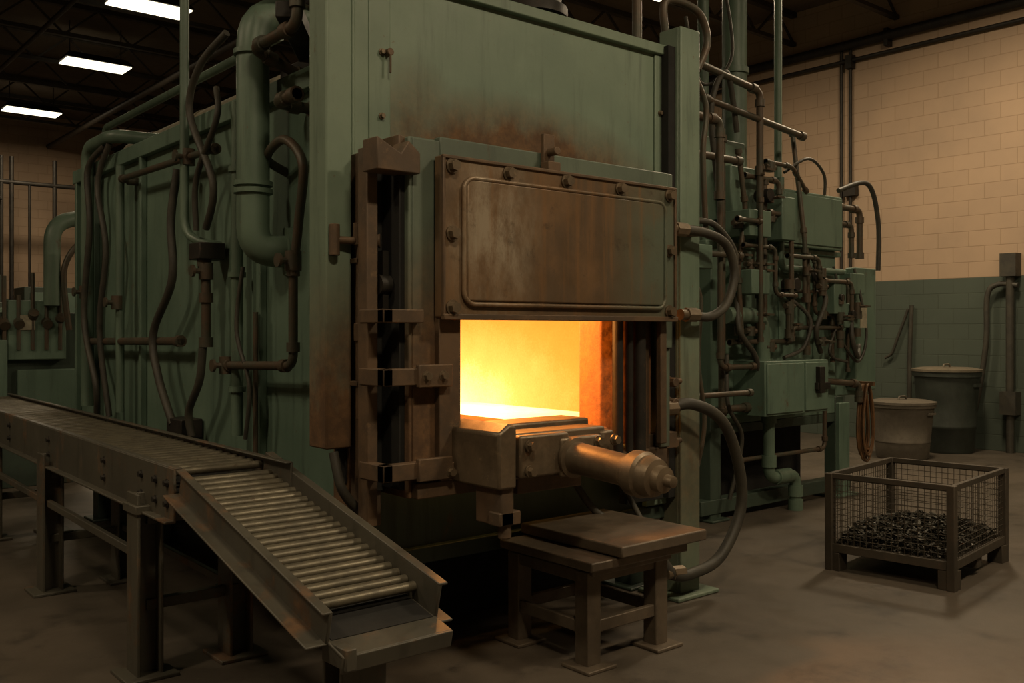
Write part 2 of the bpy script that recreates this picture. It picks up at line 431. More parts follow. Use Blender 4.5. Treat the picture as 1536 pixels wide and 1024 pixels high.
p.box(2.195, 2.31, 3.79, 3.93, 0.72, 3.6)
p.box(2.205, 2.225, 3.775, 3.80, 0.9, 3.6)
p.box(4.40, 4.58, 3.69, 3.71, 0.02, 3.42); p.box(4.56, 4.58, 3.71, 3.86, 0.02, 3.42); p.box(4.40, 4.42, 3.71, 3.86, 0.02, 3.42)
p.box(4.30, 4.68, 3.62, 3.95, 0, 0.025)
p.done()
p = Part('column_slot', F, black, 0.002)  # solid black strips in the slots, their shade put in as colour
p.box(4.335, 4.40, 3.73, 3.86, 0.6, 3.30)
p.box(2.186, 2.194, 3.80, 3.9, 0.9, 3.6)
p.done()
p = Part('lower_front_plate', F, green_dark, 0.006)
p.box(2.2, 4.45, 3.86, 3.90, 0.50, 1.0)
p.box(2.2, 4.45, 3.82, 3.90, 0.46, 0.54)
p.done()
p = Part('door_slide_frame', F, green_frame, 0.006)
p.box(2.33, 2.48, 3.47, 3.52, 0.86, 2.45)
p.box(2.48, 4.03, 3.47, 3.52, 2.34, 2.47)
p.box(3.97, 4.07, 3.472, 3.52, 1.50, 2.468)
p.box(3.99, 4.07, 3.49, 3.53, 0.95, 1.50)
p.box(2.31, 2.33, 3.47, 3.80, 0.86, 2.45)
p.box(4.05, 4.068, 3.51, 3.80, 0.95, 2.46)
p.box(2.34, 4.06, 3.51, 3.80, 2.43, 2.462)
p.done()
p = Part('inner_frame_border', F, rust_steel, 0.005)
p.box(2.45, 2.57, 3.435, 3.475, 0.93, 1.72)
p.box(2.45, 2.86, 3.42, 3.475, 0.93, 1.01)
p.box(2.33, 2.9, 3.43, 3.80, 0.86, 0.93)
p.box(2.9, 4.06, 3.50, 3.80, 0.86, 0.95)
p.box(2.57, 3.2, 3.46, 3.52, 0.99, 1.085)
p.box(3.935, 3.985, 3.44, 3.475, 0.98, 1.72)
p.poly([(2.57, 3.38, 1.02), (2.72, 3.38, 1.02), (2.72, 3.38, 1.05), (2.68, 3.38, 1.09), (2.57, 3.38, 1.09)], (0, 0.08, 0))
p.done()
p = Part('left_guide_channel', F, rust_steel, 0.005)
p.box(2.205, 2.29, 3.66, 3.79, 0.72, 2.40)
p.box(2.155, 2.21, 3.56, 3.64, 0.74, 2.40)
for z in (1.40, 0.99):
    p.box(2.15, 2.49, 3.42, 3.47, z-0.04, z+0.035)
    p.box(2.15, 2.20, 3.42, 3.62, z-0.04, z+0.035)
    p.box(2.32, 2.50, 3.40, 3.43, z-0.05, z+0.05)
p.box(2.15, 2.36, 3.42, 3.47, 1.63, 1.69); p.box(2.15, 2.20, 3.42, 3.62, 1.63, 1.69)
p.poly([(2.12, 3.42, 2.28), (2.34, 3.42, 2.28), (2.34, 3.42, 2.37), (2.28, 3.42, 2.42), (2.24, 3.42, 2.36), (2.12, 3.42, 2.42)], (0, 0.12, 0))
p.poly([(2.28, 3.50, 2.34), (2.36, 3.50, 2.34), (2.36, 3.50, 2.44), (2.28, 3.50, 2.46)], (0, 0.2, 0))
p.done()
Part('guide_slot_shade', F, black, 0.001).box(2.280, 2.309, 3.5, 3.79, 0.9, 2.38).box(2.205, 2.285, 3.64, 3.658, 0.88, 2.36).done()  # black faces keep the slot dark, its shade put in as colour
p = Part('guide_roller', F, dark_steel)
p.cyl((2.22, 3.58, 1.80), (2.275, 3.58, 1.80), 0.045, 14); p.box(2.235, 2.265, 3.56, 3.6, 1.65, 1.95)
p.done()
p = Part('door_panel', F, door_m, 0.012)
p.box(2.44, 4.01, 3.40, 3.46, 1.655, 2.375)
p.box(2.57, 3.90, 3.385, 3.40, 1.73, 2.28)
p.done()
def rrect(x0, x1, z0, z1, y, r):
    pts = []
    for cx, cz, a0 in ((x1-r, z1-r, 0), (x0+r, z1-r, 90), (x0+r, z0+r, 180), (x1-r, z0+r, 270)):
        for k in range(7):
            a = math.radians(a0+k*15); pts.append((cx+r*math.cos(a), y, cz+r*math.sin(a)))
    pts.append(pts[0]); return pts
p = Part('door_bead', F, door_m)
p.pipe(rrect(2.555, 3.915, 1.715, 2.285, 3.392, 0.06), 0.012, fillet=0.002, seg=10)
p.done()
p = Part('door_edge_strip', F, rust_steel, 0.004)
p.box(2.44, 4.01, 3.38, 3.41, 1.645, 1.672); p.box(2.44, 2.455, 3.39, 3.41, 1.66, 2.37)
p.box(3.995, 4.01, 3.39, 3.41, 1.66, 2.37); p.box(2.44, 4.01, 3.39, 3.41, 2.36, 2.377)
p.box(3.08, 3.15, 3.44, 3.465, 2.33, 2.56); p.box(3.075, 3.155, 3.40, 3.46, 2.36, 2.42)
p.cyl((3.115, 3.38, 2.47), (3.115, 3.48, 2.47), 0.02, 12)
p.done()
p = Part('frame_bolts', F, brown_steel)
for x in (2.495, 2.82, 3.19, 3.57, 3.955): p.bolt((x, 3.402, 2.33), (0, -1, 0), 0.026, 0.03)
for z in (2.03, 1.70):
    p.bolt((2.495, 3.402, z), (0, -1, 0), 0.026, 0.03); p.bolt((3.955, 3.402, z), (0, -1, 0), 0.026, 0.03)
for q in ((2.49, 0.97), (2.36, 1.40), (2.45, 1.40)): p.bolt((q[0], 3.405, q[1]), (0, -1, 0), 0.018, 0.02)
for z in (2.9, 2.6): p.bolt((2.37, 3.785, z), (0, -1, 0), 0.012, 0.015)
for z in (2.9, 2.3, 1.7, 1.1): p.bolt((4.32, 3.785, z), (0, -1, 0), 0.012, 0.015)
p.done()
p = Part('door_guide_rods', F, dark_steel)
for x, r in ((3.66, .03), (3.75, .022), (3.83, .035)): p.cyl((x, 3.50, 0.93), (x, 3.50, 1.9), r, 14)
p.done()
Part('right_inner_post', F, rust_steel, .004).box(3.88, 3.93, 3.52, 3.56, .93, 1.9).done()
p = Part('hood_hardware', F, rust_steel, 0.003)
p.cyl((2.40, 3.75, 2.90), (2.40, 3.79, 2.90), 0.018, 12); p.cyl((2.40, 3.755, 2.80), (2.40, 3.755, 2.90), 0.005, 8)
p.cyl((2.2, 3.70, 1.2), (2.2, 3.70, 2.08), 0.016, 12); p.cyl((2.2, 3.70, 1.98), (2.2, 3.70, 2.08), 0.03, 8)
p.cyl((2.2, 3.70, 2.0), (2.27, 3.66, 2.0), 0.022, 10); p.cyl((2.26, 3.665, 2.0), (2.28, 3.65, 2.0), 0.036, 12)
p.cyl((2.10, 3.72, 2.0), (2.2, 3.70, 2.0), 0.018, 10); p.cyl((2.085, 3.72, 1.93), (2.085, 3.72, 2.07), 0.024, 10)
p.cyl((2.2, 3.70, 1.55), (2.2, 3.70, 1.63), 0.026, 8)
for z in (1.35, 1.9): p.box(2.175, 2.225, 3.68, 3.80, z, z+0.022)
for z in (1.30, 1.18, 0.95):
    p.cyl((4.15, 3.66, z), (4.36, 3.66, z), 0.018, 10); p.cyl((4.20, 3.66, z), (4.26, 3.66, z), 0.035, 8); p.cyl((4.23, 3.58, z), (4.23, 3.70, z), 0.028, 8)
p.cyl((4.23, 3.66, 0.8), (4.23, 3.66, 1.35), 0.016, 10)
p.box(3.95, 4.2, 3.55, 3.7, 0.93, 1.02)
p.done()
p = Part('flexible_hoses', F, rubber)
p.pipe([(4.15, 3.64, 1.12), (4.35, 3.58, 1.17), (4.62, 3.55, 1.05), (4.82, 3.58, 0.75), (4.86, 3.6, 0.48), (4.68, 3.6, 0.24), (4.45, 3.6, 0.17), (4.22, 3.62, 0.2), (4.1, 3.7, 0.5)], 0.034, smooth_spline=True)
p.pipe([(4.30, 3.62, 2.19), (4.52, 3.6, 2.18), (4.72, 3.6, 2.12), (4.80, 3.6, 1.95), (4.72, 3.6, 1.76), (4.56, 3.6, 1.68), (4.40, 3.62, 1.69)], 0.028, smooth_spline=True)
p.pipe([(4.62, 3.78, 2.28), (4.80, 3.75, 2.26), (5.0, 3.75, 2.1), (4.98, 3.75, 1.9)], 0.02, smooth_spline=True)
p.pipe([(2.08, 3.72, 1.06), (2.1, 3.68, 0.9), (2.2, 3.70, 0.78), (2.24, 3.75, 0.72)], 0.022, smooth_spline=True)
p.pipe([(3.6, 3.8, 0.8), (3.7, 3.7, 0.6), (3.95, 3.6, 0.45), (4.15, 3.7, 0.25)], 0.02, smooth_spline=True)
p.pipe([(3.9, 3.8, 0.86), (4.0, 3.7, 0.6), (4.05, 3.6, 0.4), (4.2, 3.7, 0.3)], 0.016, smooth_spline=True)
p.done()
p = Part('hose_fittings', F, brown_steel)
for q, d in (((4.36, 3.62, 2.19), (-1, 0, 0)), ((4.46, 3.62, 1.69), (-1, 0, 0)), ((4.24, 3.6, 1.15), (-1, 0, 0)), ((4.33, 3.62, 0.18), (-1, 0, 0.1))):
    q = Vector(q); d = Vector(d).normalized(); p.cyl(q, q+d*0.1, 0.042, 8); p.cyl(q+d*0.08, q+d*0.15, 0.034, 10)
p.box(4.36, 4.50, 3.62, 3.69, 2.16, 2.22); p.box(4.36, 4.50, 3.62, 3.69, 1.66, 1.72)
p.done()
p = Part('junction_box', F, green, 0.006)
p.box(4.60, 4.74, 3.72, 3.84, 1.98, 2.13); p.box(4.57, 4.62, 3.74, 3.82, 2.03, 2.08)
p.done()
p = Part('top_pipework', F, pipe_dark)
p.pipe([(4.45, 3.85, 3.40), (4.45, 3.85, 3.62), (4.75, 3.85, 3.62), (4.85, 3.85, 3.45), (4.75, 3.85, 3.25)], 0.025, smooth_spline=True)
p.pipe([(4.3, 3.95, 3.28), (4.3, 3.95, 3.75), (4.7, 3.95, 3.75), (4.8, 4.0, 4.6)], 0.03, 0.1)
p.pipe([(4.62, 3.78, 3.2), (4.75, 3.78, 3.0), (4.72, 3.78, 2.7), (4.75, 3.78, 2.2)], 0.018, smooth_spline=True)
p.pipe([(4.62, 4.1, 3.05), (5.3, 4.1, 3.05), (5.3, 4.1, 2.5)], 0.03, 0.06, coup=1.3)
p.pipe([(4.62, 4.3, 2.85), (5.8, 4.3, 2.85)], 0.028, coup=1.3)
p.pipe([(4.62, 3.82, 1.95), (4.72, 3.8, 1.8), (4.70, 3.8, 1.4), (4.76, 3.8, 1.0), (4.66, 3.82, 0.6)], 0.014, smooth_spline=True)
p.pipe([(4.66, 3.82, 3.0), (4.66, 3.82, 0.9)], 0.014, coup=1.4)
p.done()
p = Part('exhaust_stack', F, dark_steel)
p.cyl((4.0, 4.6, BZ1), (4.0, 4.6, CZ-0.02), 0.2, 24); p.cyl((4.0, 4.6, 3.6), (4.0, 4.6, 3.66), 0.24, 24)
p.cyl((3.5, 4.8, BZ1), (3.5, 4.8, CZ-0.02), 0.06, 16)
p.done()
p = Part('combustion_air_duct', F, pipe_green)
p.pipe([(2.62, 4.72, 3.30), (2.16, 4.72, 3.30), (2.16, 4.72, 2.02), (2.40, 4.66, 2.02)], 0.086, 0.2, 24)
for z in (3.05, 2.32, 2.36): p.cyl((2.16, 4.72, z), (2.16, 4.72, z+0.025), 0.102, 24)
p.cyl((2.32, 4.68, 2.02), (2.36, 4.67, 2.02), 0.13, 24)
p.done()
p = Part('side_pipes_green', F, pipe_green)
p.cyl((2.26, 5.15, 1.0), (2.26, 5.15, 2.9), 0.035, 14)
for z in (1.25, 1.9, 2.5): p.cyl((2.26, 5.15, z), (2.26, 5.15, z+.03), 0.05, 14)
p.pipe([(2.6, 5.3, 3.38), (2.6, 8.7, 3.38), (2.6, 8.7, 2.9)], 0.03, 0.08)
p.pipe([(2.24, 7.95, 1.0), (2.24, 7.95, 3.05), (2.24, 7.3, 3.05), (2.6, 7.3, 3.05), (2.6, 5.0, 3.05)], 0.05, 0.15, 14)
p.pipe([(2.24, 7.15, 1.0), (2.24, 7.15, 2.8)], 0.03)
p.pipe([(2.2, 5.79, 3.9), (2.2, 5.79, 2.2), (2.25, 5.6, 2.12), (2.4, 5.6, 2.12)], 0.028, 0.1)
p.done()
p = Part('insulated_pipe', F, insul)
p.cyl((2.75, 4.4, 3.12), (2.75, 8.4, 3.12), 0.1, 20)
for y in (4.8, 5.8, 6.8, 7.8): p.cyl((2.75, y, 3.12), (2.75, y+.04, 3.12), 0.108, 20)
p.done()
p = Part('side_pipes', F, pipe_dark)
p.pipe([(2.36, 4.72, 2.45), (2.22, 4.68, 2.51), (2.2, 4.44, 2.57), (2.2, 4.24, 2.42), (2.22, 4.32, 2.15), (2.22, 4.38, 1.9)], 0.024, smooth_spline=True)
p.pipe([(2.22, 4.38, 1.92), (2.22, 4.38, 1.42), (2.22, 5.2, 1.40)], 0.024, 0.07, coup=1.45)
p.pipe([(2.22, 5.78, 2.67), (2.22, 7.1, 2.69), (2.36, 7.1, 2.69)], 0.022, 0.06, coup=1.4)
p.pipe([(2.24, 5.95, 1.53), (2.24, 7.95, 1.51)], 0.026, coup=1.4)
p.pipe([(2.22, 5.35, 2.66), (2.22, 5.78, 2.67)], 0.022, coup=1.5)
p.pipe([(2.4, 4.45, 2.75), (2.15, 4.45, 2.75), (2.15, 4.2, 2.75)], 0.028, 0.08, coup=1.4)
p.pipe([(2.4, 4.6, 2.95), (2.1, 4.6, 3.05), (2.1, 4.1, 3.05), (2.1, 4.1, 3.5)], 0.028, 0.08, coup=1.4)
p.pipe([(2.22, 5.55, 2.1), (2.22, 5.5, 1.9), (2.22, 5.5, 1.5)], 0.028, coup=1.5)
p.pipe([(2.28, 4.95, 1.7), (2.28, 4.95, 0.9)], 0.015)
for (y, z) in ((5.5, 1.95), (4.38, 1.95), (7.15, 1.8), (7.95, 1.9), (5.2, 1.40), (5.78, 2.67)):
    p.cyl((2.22, y, z-.05), (2.22, y, z+.05), 0.042, 10); p.cyl((2.14, y, z), (2.24, y, z), 0.016, 8); p.cyl((2.13, y, z), (2.145, y, z), 0.036, 14)
p.done()
p = Part('side_hoses', F, rubber)
p.pipe([(2.22, 5.96, 2.62), (2.2, 6.02, 2.3), (2.2, 6.0, 1.92), (2.2, 6.34, 1.58), (2.2, 6.25, 1.3), (2.22, 6.04, 1.0)], 0.026, smooth_spline=True)
p.pipe([(2.2, 5.5, 1.5), (2.2, 5.55, 1.3), (2.2, 5.72, 1.1), (2.22, 5.72, 0.95)], 0.024, smooth_spline=True)
p.pipe([(2.22, 5.2, 3.3), (2.16, 5.45, 3.15), (2.16, 5.6, 2.9), (2.18, 5.3, 2.45), (2.2, 5.45, 2.2)], 0.022, smooth_spline=True)
p.pipe([(2.2, 5.3, 3.0), (2.16, 5.2, 2.8), (2.18, 5.55, 2.5), (2.2, 5.6, 2.2)], 0.018, smooth_spline=True)
p.pipe([(2.24, 7.5, 3.0), (2.2, 7.8, 2.85), (2.2, 7.75, 2.4), (2.2, 7.9, 1.7), (2.2, 7.6, 1.2), (2.24, 7.7, 0.95)], 0.024, smooth_spline=True)
p.pipe([(2.24, 7.4, 3.0), (2.2, 7.55, 2.7), (2.2, 7.35, 2.2), (2.2, 7.5, 1.6), (2.24, 7.4, 0.95)], 0.022, smooth_spline=True)
p.pipe([(2.22, 4.98, 1.95), (2.2, 5.02, 1.6), (2.22, 4.9, 1.3), (2.22, 4.95, 1.0)], 0.012, smooth_spline=True)
p.done()
p = Part('valve_blocks', F, dark_steel, 0.006)
p.box(2.16, 2.32, 5.45, 5.62, 2.02, 2.12); p.box(2.2, 2.34, 5.85, 6.1, 0.92, 1.04)
p.box(2.5, 2.75, 4.3, 5.1, 2.95, 3.12); p.beam((2.1, 4.2, 3.15), (2.6, 4.9, 3.15), 0.12, 0.08)
p.done()
p = Part('beam_brackets', F, green_dark, 0.006)
p.box(2.2, 2.9, 4.05, 4.15, 2.95, 3.1); p.box(2.15, 2.7, 4.5, 4.58, 3.4, 3.5)
p.done()

L = bpy.data.lights.new('fire_light', 'POINT'); L.energy = 130; L.color = (1.0, 0.38, 0.08); L.shadow_soft_size = 0.10
o_ = bpy.data.objects.new('fire_light', L); scene.collection.objects.link(o_); o_.parent = F
o_.location = Vector((3.05, 4.05, 1.84))-F.location

# ------------------------------------------------------------------ hydraulic pusher
H = root('hydraulic_pusher', (2.85, 3.2, 1.0))
p = Part('pusher_block', H, brown_steel, 0.012)
p.box(2.62, 3.20, 3.14, 3.48, 0.95, 1.15)
p.poly([(2.52, 3.10, 0.92), (2.62, 3.10, 0.92), (2.62, 3.10, 1.19), (2.58, 3.10, 1.20), (2.52, 3.10, 1.16)], (0, 0.36, 0))
p.box(2.63, 2.92, 3.09, 3.14, 0.96, 1.145)
p.box(2.86, 3.12, 3.08, 3.14, 0.945, 1.12)
p.box(3.16, 3.24, 3.12, 3.3, 1.0, 1.13)
p.box(2.56, 3.25, 3.3, 3.5, 1.10, 1.175)
p.done()
p = Part('block_bolts', H, brown_steel)
for x, z in ((2.68, 1.10), (2.68, 0.99), (3.09, 1.09), (3.09, 0.97), (3.2, 1.09)): p.bolt((x, 3.085, z), (0, -1, 0), 0.02, 0.024)
p.done()
p = Part('cylinder_barrel', H, brown_steel)
p.lathe((2.94, 3.09, 1.03), (2.94, 2.53, 0.99), [(0, .092), (.04, .092), (.05, .074), (.10, .071), (.60, .068), (.61, .078), (.66, .078), (.67, .096), (.77, .098), (.79, .086), (.82, .089), (.89, .078), (.905, .056), (.97, .054), (.985, .026), (1.05, .024), (1.06, .012)], 32)
p.done()
p = Part('hanger_bracket', H, rust_steel, 0.006)
p.box(2.55, 2.62, 3.12, 3.30, 0.76, 0.95); p.box(2.54, 2.66, 3.12, 3.2, 0.76, 0.82)
p.cyl((2.6, 3.16, 0.70), (2.6, 3.16, 0.8), 0.03, 10)
p.box(2.75, 3.15, 3.25, 3.5, 0.86, 0.95)
p.done()

# ------------------------------------------------------------------ bench under the ram
B = root('steel_work_bench', (3.5, 3.45, 0))
p = Part('table_plate', B, bench_steel, 0.008)
p.box(3.22, 3.84, 3.05, 3.78, 0.535, 0.59)
p.box(3.06, 3.74, 3.09, 3.76, 0.485, 0.53)
p.box(3.14, 3.70, 3.16, 3.74, 0.44, 0.49)
p.box(3.3, 3.4, 3.2, 3.7, 0.52, 0.54)
p.done()
p = Part('bench_frame', B, bench_steel, 0.005)
for x in (3.12, 3.60):
    for y in (3.18, 3.68):
        p.box(x, x+0.09, y, y+0.085, 0.015, 0.46); p.box(x-0.05, x+0.14, y-0.06, y+0.13, 0, 0.018)
for z in (0.40, 0.16):
    p.box(3.2, 3.64, 3.19, 3.22, z, z+0.06); p.box(3.2, 3.64, 3.72, 3.75, z, z+0.06)
    p.box(3.13, 3.16, 3.24, 3.7, z, z+0.06); p.box(3.65, 3.68, 3.24, 3.7, z, z+0.06)
p.done()

# ------------------------------------------------------------------ roller conveyor
C = root('roller_conveyor', (1.7, 5.5, 0))
YE, Y0 = 9.6, 4.07
def xs(y): return 0.02*(y-3.8)
p = Part('side_rails', C, conv_paint, 0.004)
for base, sgn, top in ((1.50, 1, 0.0), (1.92, -1, 0.02)):
    ye = Y0 if sgn > 0 else 3.80
    a = Vector((base+xs(ye), ye, 0)); b_ = Vector((base+xs(YE), YE, 0))
    p.beam(a+Vector((0, 0, .885+top/2)), b_+Vector((0, 0, .885+top/2)), 0.012, 0.23+top)
    p.beam(a+Vector((.014*sgn, 0, 1.0+top)), b_+Vector((.014*sgn, 0, 1.0+top)), 0.036, 0.010)
    p.beam(a+Vector((-.02*sgn, 0, .77)), b_+Vector((-.02*sgn, 0, .77)), 0.05, 0.012)
p.done()
p = Part('rollers', C, roller_steel)
y = 4.10
while y < YE:
    o1 = xs(y); p.cyl((1.51+o1, y, .982), (1.91+o1, y, .982), 0.018, 10); y += 0.092
p.done()
p = Part('roller_gap_shade', C, black)  # black sheet under the rollers, puts the shade of the gaps into colour
p.beam((1.71, 4.1, .90), (1.71+xs(YE), YE, .90), 0.39, 0.01)
p.done()
p = Part('legs', C, conv_paint, 0.004)
for y in (4.47, 6.27, 8.1):
    for bx in (1.46, 1.90):
        x = bx+xs(y)
        p.box(x-.02, x-.005, y-.075, y+.075, 0.015, .85); p.box(x+.085, x+.10, y-.075, y+.075, 0.015, .85)
        p.box(x-.01, x+.09, y-.008, y+.008, 0.015, .85); p.box(x-.08, x+.16, y-.12, y+.12, 0, .018)
    p.box(1.5+xs(y), 1.95+xs(y), y-.03, y+.03, .70, .76); p.box(1.5+xs(y), 1.95+xs(y), y-.02, y+.02, .30, .35)
p.box(1.44, 1.62, 4.38, 4.56, .76, .80)
p.beam((1.5, 4.5, .55), (1.53, 6.27, .55), .03, .04); p.beam((1.53, 6.27, .55), (1.56, 8.1, .55), .03, .04)
p.beam((1.93, 4.5, .35), (1.97, 6.27, .35), .03, .04)
p.done()
p = Part('rail_bolts', C, dark_steel)
for y in (4.15, 4.3, 4.5, 5.1, 6.27, 7.4):
    p.bolt((1.494+xs(y), y, .93), (-1, 0, 0), .014, .014); p.bolt((1.494+xs(y), y, .84), (-1, 0, 0), .014, .014)
p.done()
S = Vector((1.72, 4.02, .950)); E = Vector((1.72, 2.72, .635)); D = (E-S).normalized(); X = Vector((1, 0, 0)); U = X.cross(D); U = U if U.z > 0 else -U
p = Part('chute_rails', C, conv_paint, 0.004)
for sg in (-1, 1):
    hgt = .11 if sg < 0 else .15
    a = S+X*sg*.205 - (D*0.06 if sg > 0 else D*0) ; b_ = E+X*sg*.215
    p.beam(a, b_, 0.014, hgt, U)
    p.beam(a+U*hgt/2+X*sg*.012, b_+U*hgt/2+X*sg*.012, 0.038, 0.010, U)
    p.beam(a-U*(hgt/2)+X*sg*.035, b_-U*(hgt/2)+X*sg*.035, 0.085, 0.010, U)
p.done()
p = Part('chute_end_pan', C, conv_paint, 0.004)
p.beam(E-U*.05-D*.14, E-U*.05+D*.10, .43, .012, U)
p.beam(E-U*.075+D*.10-X*.215, E-U*.075+D*.10+X*.215, .012, .06, U)
p.box(1.51, 1.55, 2.62, 2.78, .52, .59)
p.done()
p = Part('chute_rollers', C, roller_steel)
n = 22
for i in range(n):
    c = S+D*(0.02+i*0.056)+U*.006; p.cyl(c-X*.20, c+X*.205, .0185, 14)
p.done()
Part('chute_gap_shade', C, black).beam(S-U*.045, E-U*.045, .40, .008, U).done()  # black sheet darkening the gaps between chute rollers in place of shade
p = Part('chute_support', C, conv_paint, 0.005)
p.box(1.62, 1.80, 2.84, 2.86, .015, .57); p.box(1.62, 1.80, 2.96, 2.98, .015, .57); p.box(1.70, 1.72, 2.86, 2.96, .015, .57); p.box(1.56, 1.86, 2.78, 3.04, 0, .02)
p.beam((1.55, 3.6, .79), (1.88, 3.6, .79), .05, .05)
p.done()

# ------------------------------------------------------------------ wire mesh crate with scrap
def rot2(c, a, x, y): return (c[0]+x*math.cos(a)-y*math.sin(a), c[1]+x*math.sin(a)+y*math.cos(a))
cc = (6.26, 3.17); ca = math.radians(7); hx, hy = .52, .39
K = root('wire_mesh_crate', (cc[0], cc[1], 0))
def W(x, y, z): q = rot2(cc, ca, x, y); return Vector((q[0], q[1], z))
p = Part('crate_frame', K, crate_steel, 0.003)
for sx in (-1, 1):
    for sy in (-1, 1):
        p.beam(W(sx*hx, sy*hy, .0), W(sx*hx, sy*hy, .645), .05, .05)
        p.beam(W(sx*hx*.93, sy*hy*.93, 0), W(sx*hx*.93, sy*hy*.93, .12), .1, .1)
for z, h in ((.63, .035), (.15, .055)):
    for s_ in (-1, 1):
        p.beam(W(-hx, s_*hy, z), W(hx, s_*hy, z), .03, h); p.beam(W(s_*hx, -hy, z), W(s_*hx, hy, z), .03, h)
p.beam(W(-hx, 0, .14), W(hx, 0, .14), hy*1.96, .02)
p.beam(W(0, -hy, .09), W(0, hy, .09), .1, .08)
p.done()
p = Part('wire_mesh', K, mesh_m)
def wire(a, b_): p.cyl(a, b_, .0022, 5)
n = 26
for i in range(n+1):
    x = -hx+2*hx*i/n
    for s_ in (-1, 1): wire(W(x, s_*hy, .16), W(x, s_*hy, .62))
for i in range(20):
    y = -hy+2*hy*i/19
    for s_ in (-1, 1): wire(W(s_*hx, y, .16), W(s_*hx, y, .62))
for i in range(12):
    z = .18+i*.039
    for s_ in (-1, 1): wire(W(-hx, s_*hy, z), W(hx, s_*hy, z)); wire(W(s_*hx, -hy, z), W(s_*hx, hy, z))
p.done()
sm = steel('scrap_metal', (0.06, 0.055, 0.042), (0.035, 0.033, 0.027), (0.20, 0.17, 0.12), 0.5, 0.45, 30)
p = Part('metal_scrap', K, sm, smooth=False)
for i in range(1900):
    x = random.uniform(-hx+.04, hx-.04); y = random.uniform(-hy+.04, hy-.04)
    z = .17+random.random()*(.17*(1-(x/hx)**2*.5)*(1-(y/hy)**2*.5))
    c = W(x, y, z); d = Vector((random.uniform(-1, 1), random.uniform(-1, 1), random.uniform(-.5, .5))).normalized()*random.uniform(.010, .024)
    p.beam(c-d, c+d, random.uniform(.008, .028), random.uniform(.004, .012), (random.random(), random.random(), 1))
p.done()

# ------------------------------------------------------------------ right-hand control / burner machine
M = root('gas_control_machine', (7.6, 5.4, 0))
p = Part('machine_body', M, green, 0.01)
p.box(6.35, 8.25, 5.0, 6.3, 0.80, 2.32)
p.box(8.25, 9.05, 5.1, 6.3, 0.95, 2.20)
p.box(8.62, 9.0, 5.0, 5.12, 1.0, 2.22)
p.box(6.25, 8.3, 4.97, 6.33, 2.30, 2.35)
p.box(7.22, 8.2, 4.9, 5.6, 2.35, 2.86)
p.box(6.35, 6.95, 5.1, 5.9, 2.35, 3.25)
p.box(6.55, 6.95, 4.95, 5.1, 2.6, 3.0)
p.done()
p = Part('panel_doors', M, green, 0.006)
p.box(7.3, 7.72, 4.985, 5.0, 1.5, 2.2); p.box(7.85, 8.2, 4.985, 5.0, 1.2, 2.2); p.box(7.24, 8.18, 4.885, 4.9, 2.38, 2.83)
p.box(6.65, 7.6, 4.68, 5.0, 0.88, 1.34); p.box(6.67, 7.2, 4.665, 4.68, 0.90, 1.32); p.box(7.23, 7.58, 4.665, 4.68, 0.90, 1.32)
p.done()
p = Part('machine_frame', M, green_dark, 0.006)
for x, y in ((6.4, 5.05), (8.3, 5.05), (6.4, 6.2), (8.3, 6.2), (8.9, 6.1)):
    p.box(x-.07, x+.07, y-.06, y+.06, .015, .96); p.box(x-.12, x+.12, y-.12, y+.12, 0, .02)
p.box(6.2, 8.5, 4.98, 5.1, .06, .18); p.box(6.2, 8.5, 6.1, 6.2, .06, .18); p.box(6.4, 8.3, 5.0, 5.1, .72, .80)
p.done()
Part('machine_under_block', M, black, 0.01).box(6.5, 8.2, 5.35, 6.1, 0, 0.82).done()  # black block filling the space below the machine body
p = Part('front_legs', M, green, 0.006)
p.box(8.24, 8.42, 4.95, 5.1, .02, .9); p.box(8.15, 8.5, 4.9, 5.2, 0, .025)
p.done()
p = Part('flue_pipe', M, pipe_green)
p.cyl((7.0, 5.25, 2.35), (7.0, 5.25, CZ-.02), .11, 24); p.cyl((7.0, 5.25, 3.9), (7.0, 5.25, 3.95), .13, 24); p.cyl((7.0, 5.25, 2.35), (7.0, 5.25, 2.6), .2, 24, .11)
p.cyl((7.45, 5.1, 2.35), (7.45, 5.1, CZ-.02), .035, 14)
p.cyl((6.62, 5.3, 3.2), (6.62, 5.3, CZ-.02), .05, 14)
p.pipe([(6.35, 4.85, 1.72), (6.85, 4.85, 1.72), (6.85, 4.85, 1.2)], .07, .18, 16)
p.pipe([(6.95, 4.85, .9), (6.95, 4.85, .32), (7.35, 4.85, .32), (7.35, 4.85, .0)], .05, .1, 16, coup=1.3)
p.pipe([(7.2, 4.9, 2.95), (7.2, 4.9, 2.15), (8.2, 4.9, 2.15)], .03, .08)
p.done()
p = Part('machine_pipes', M, pipe_dark)
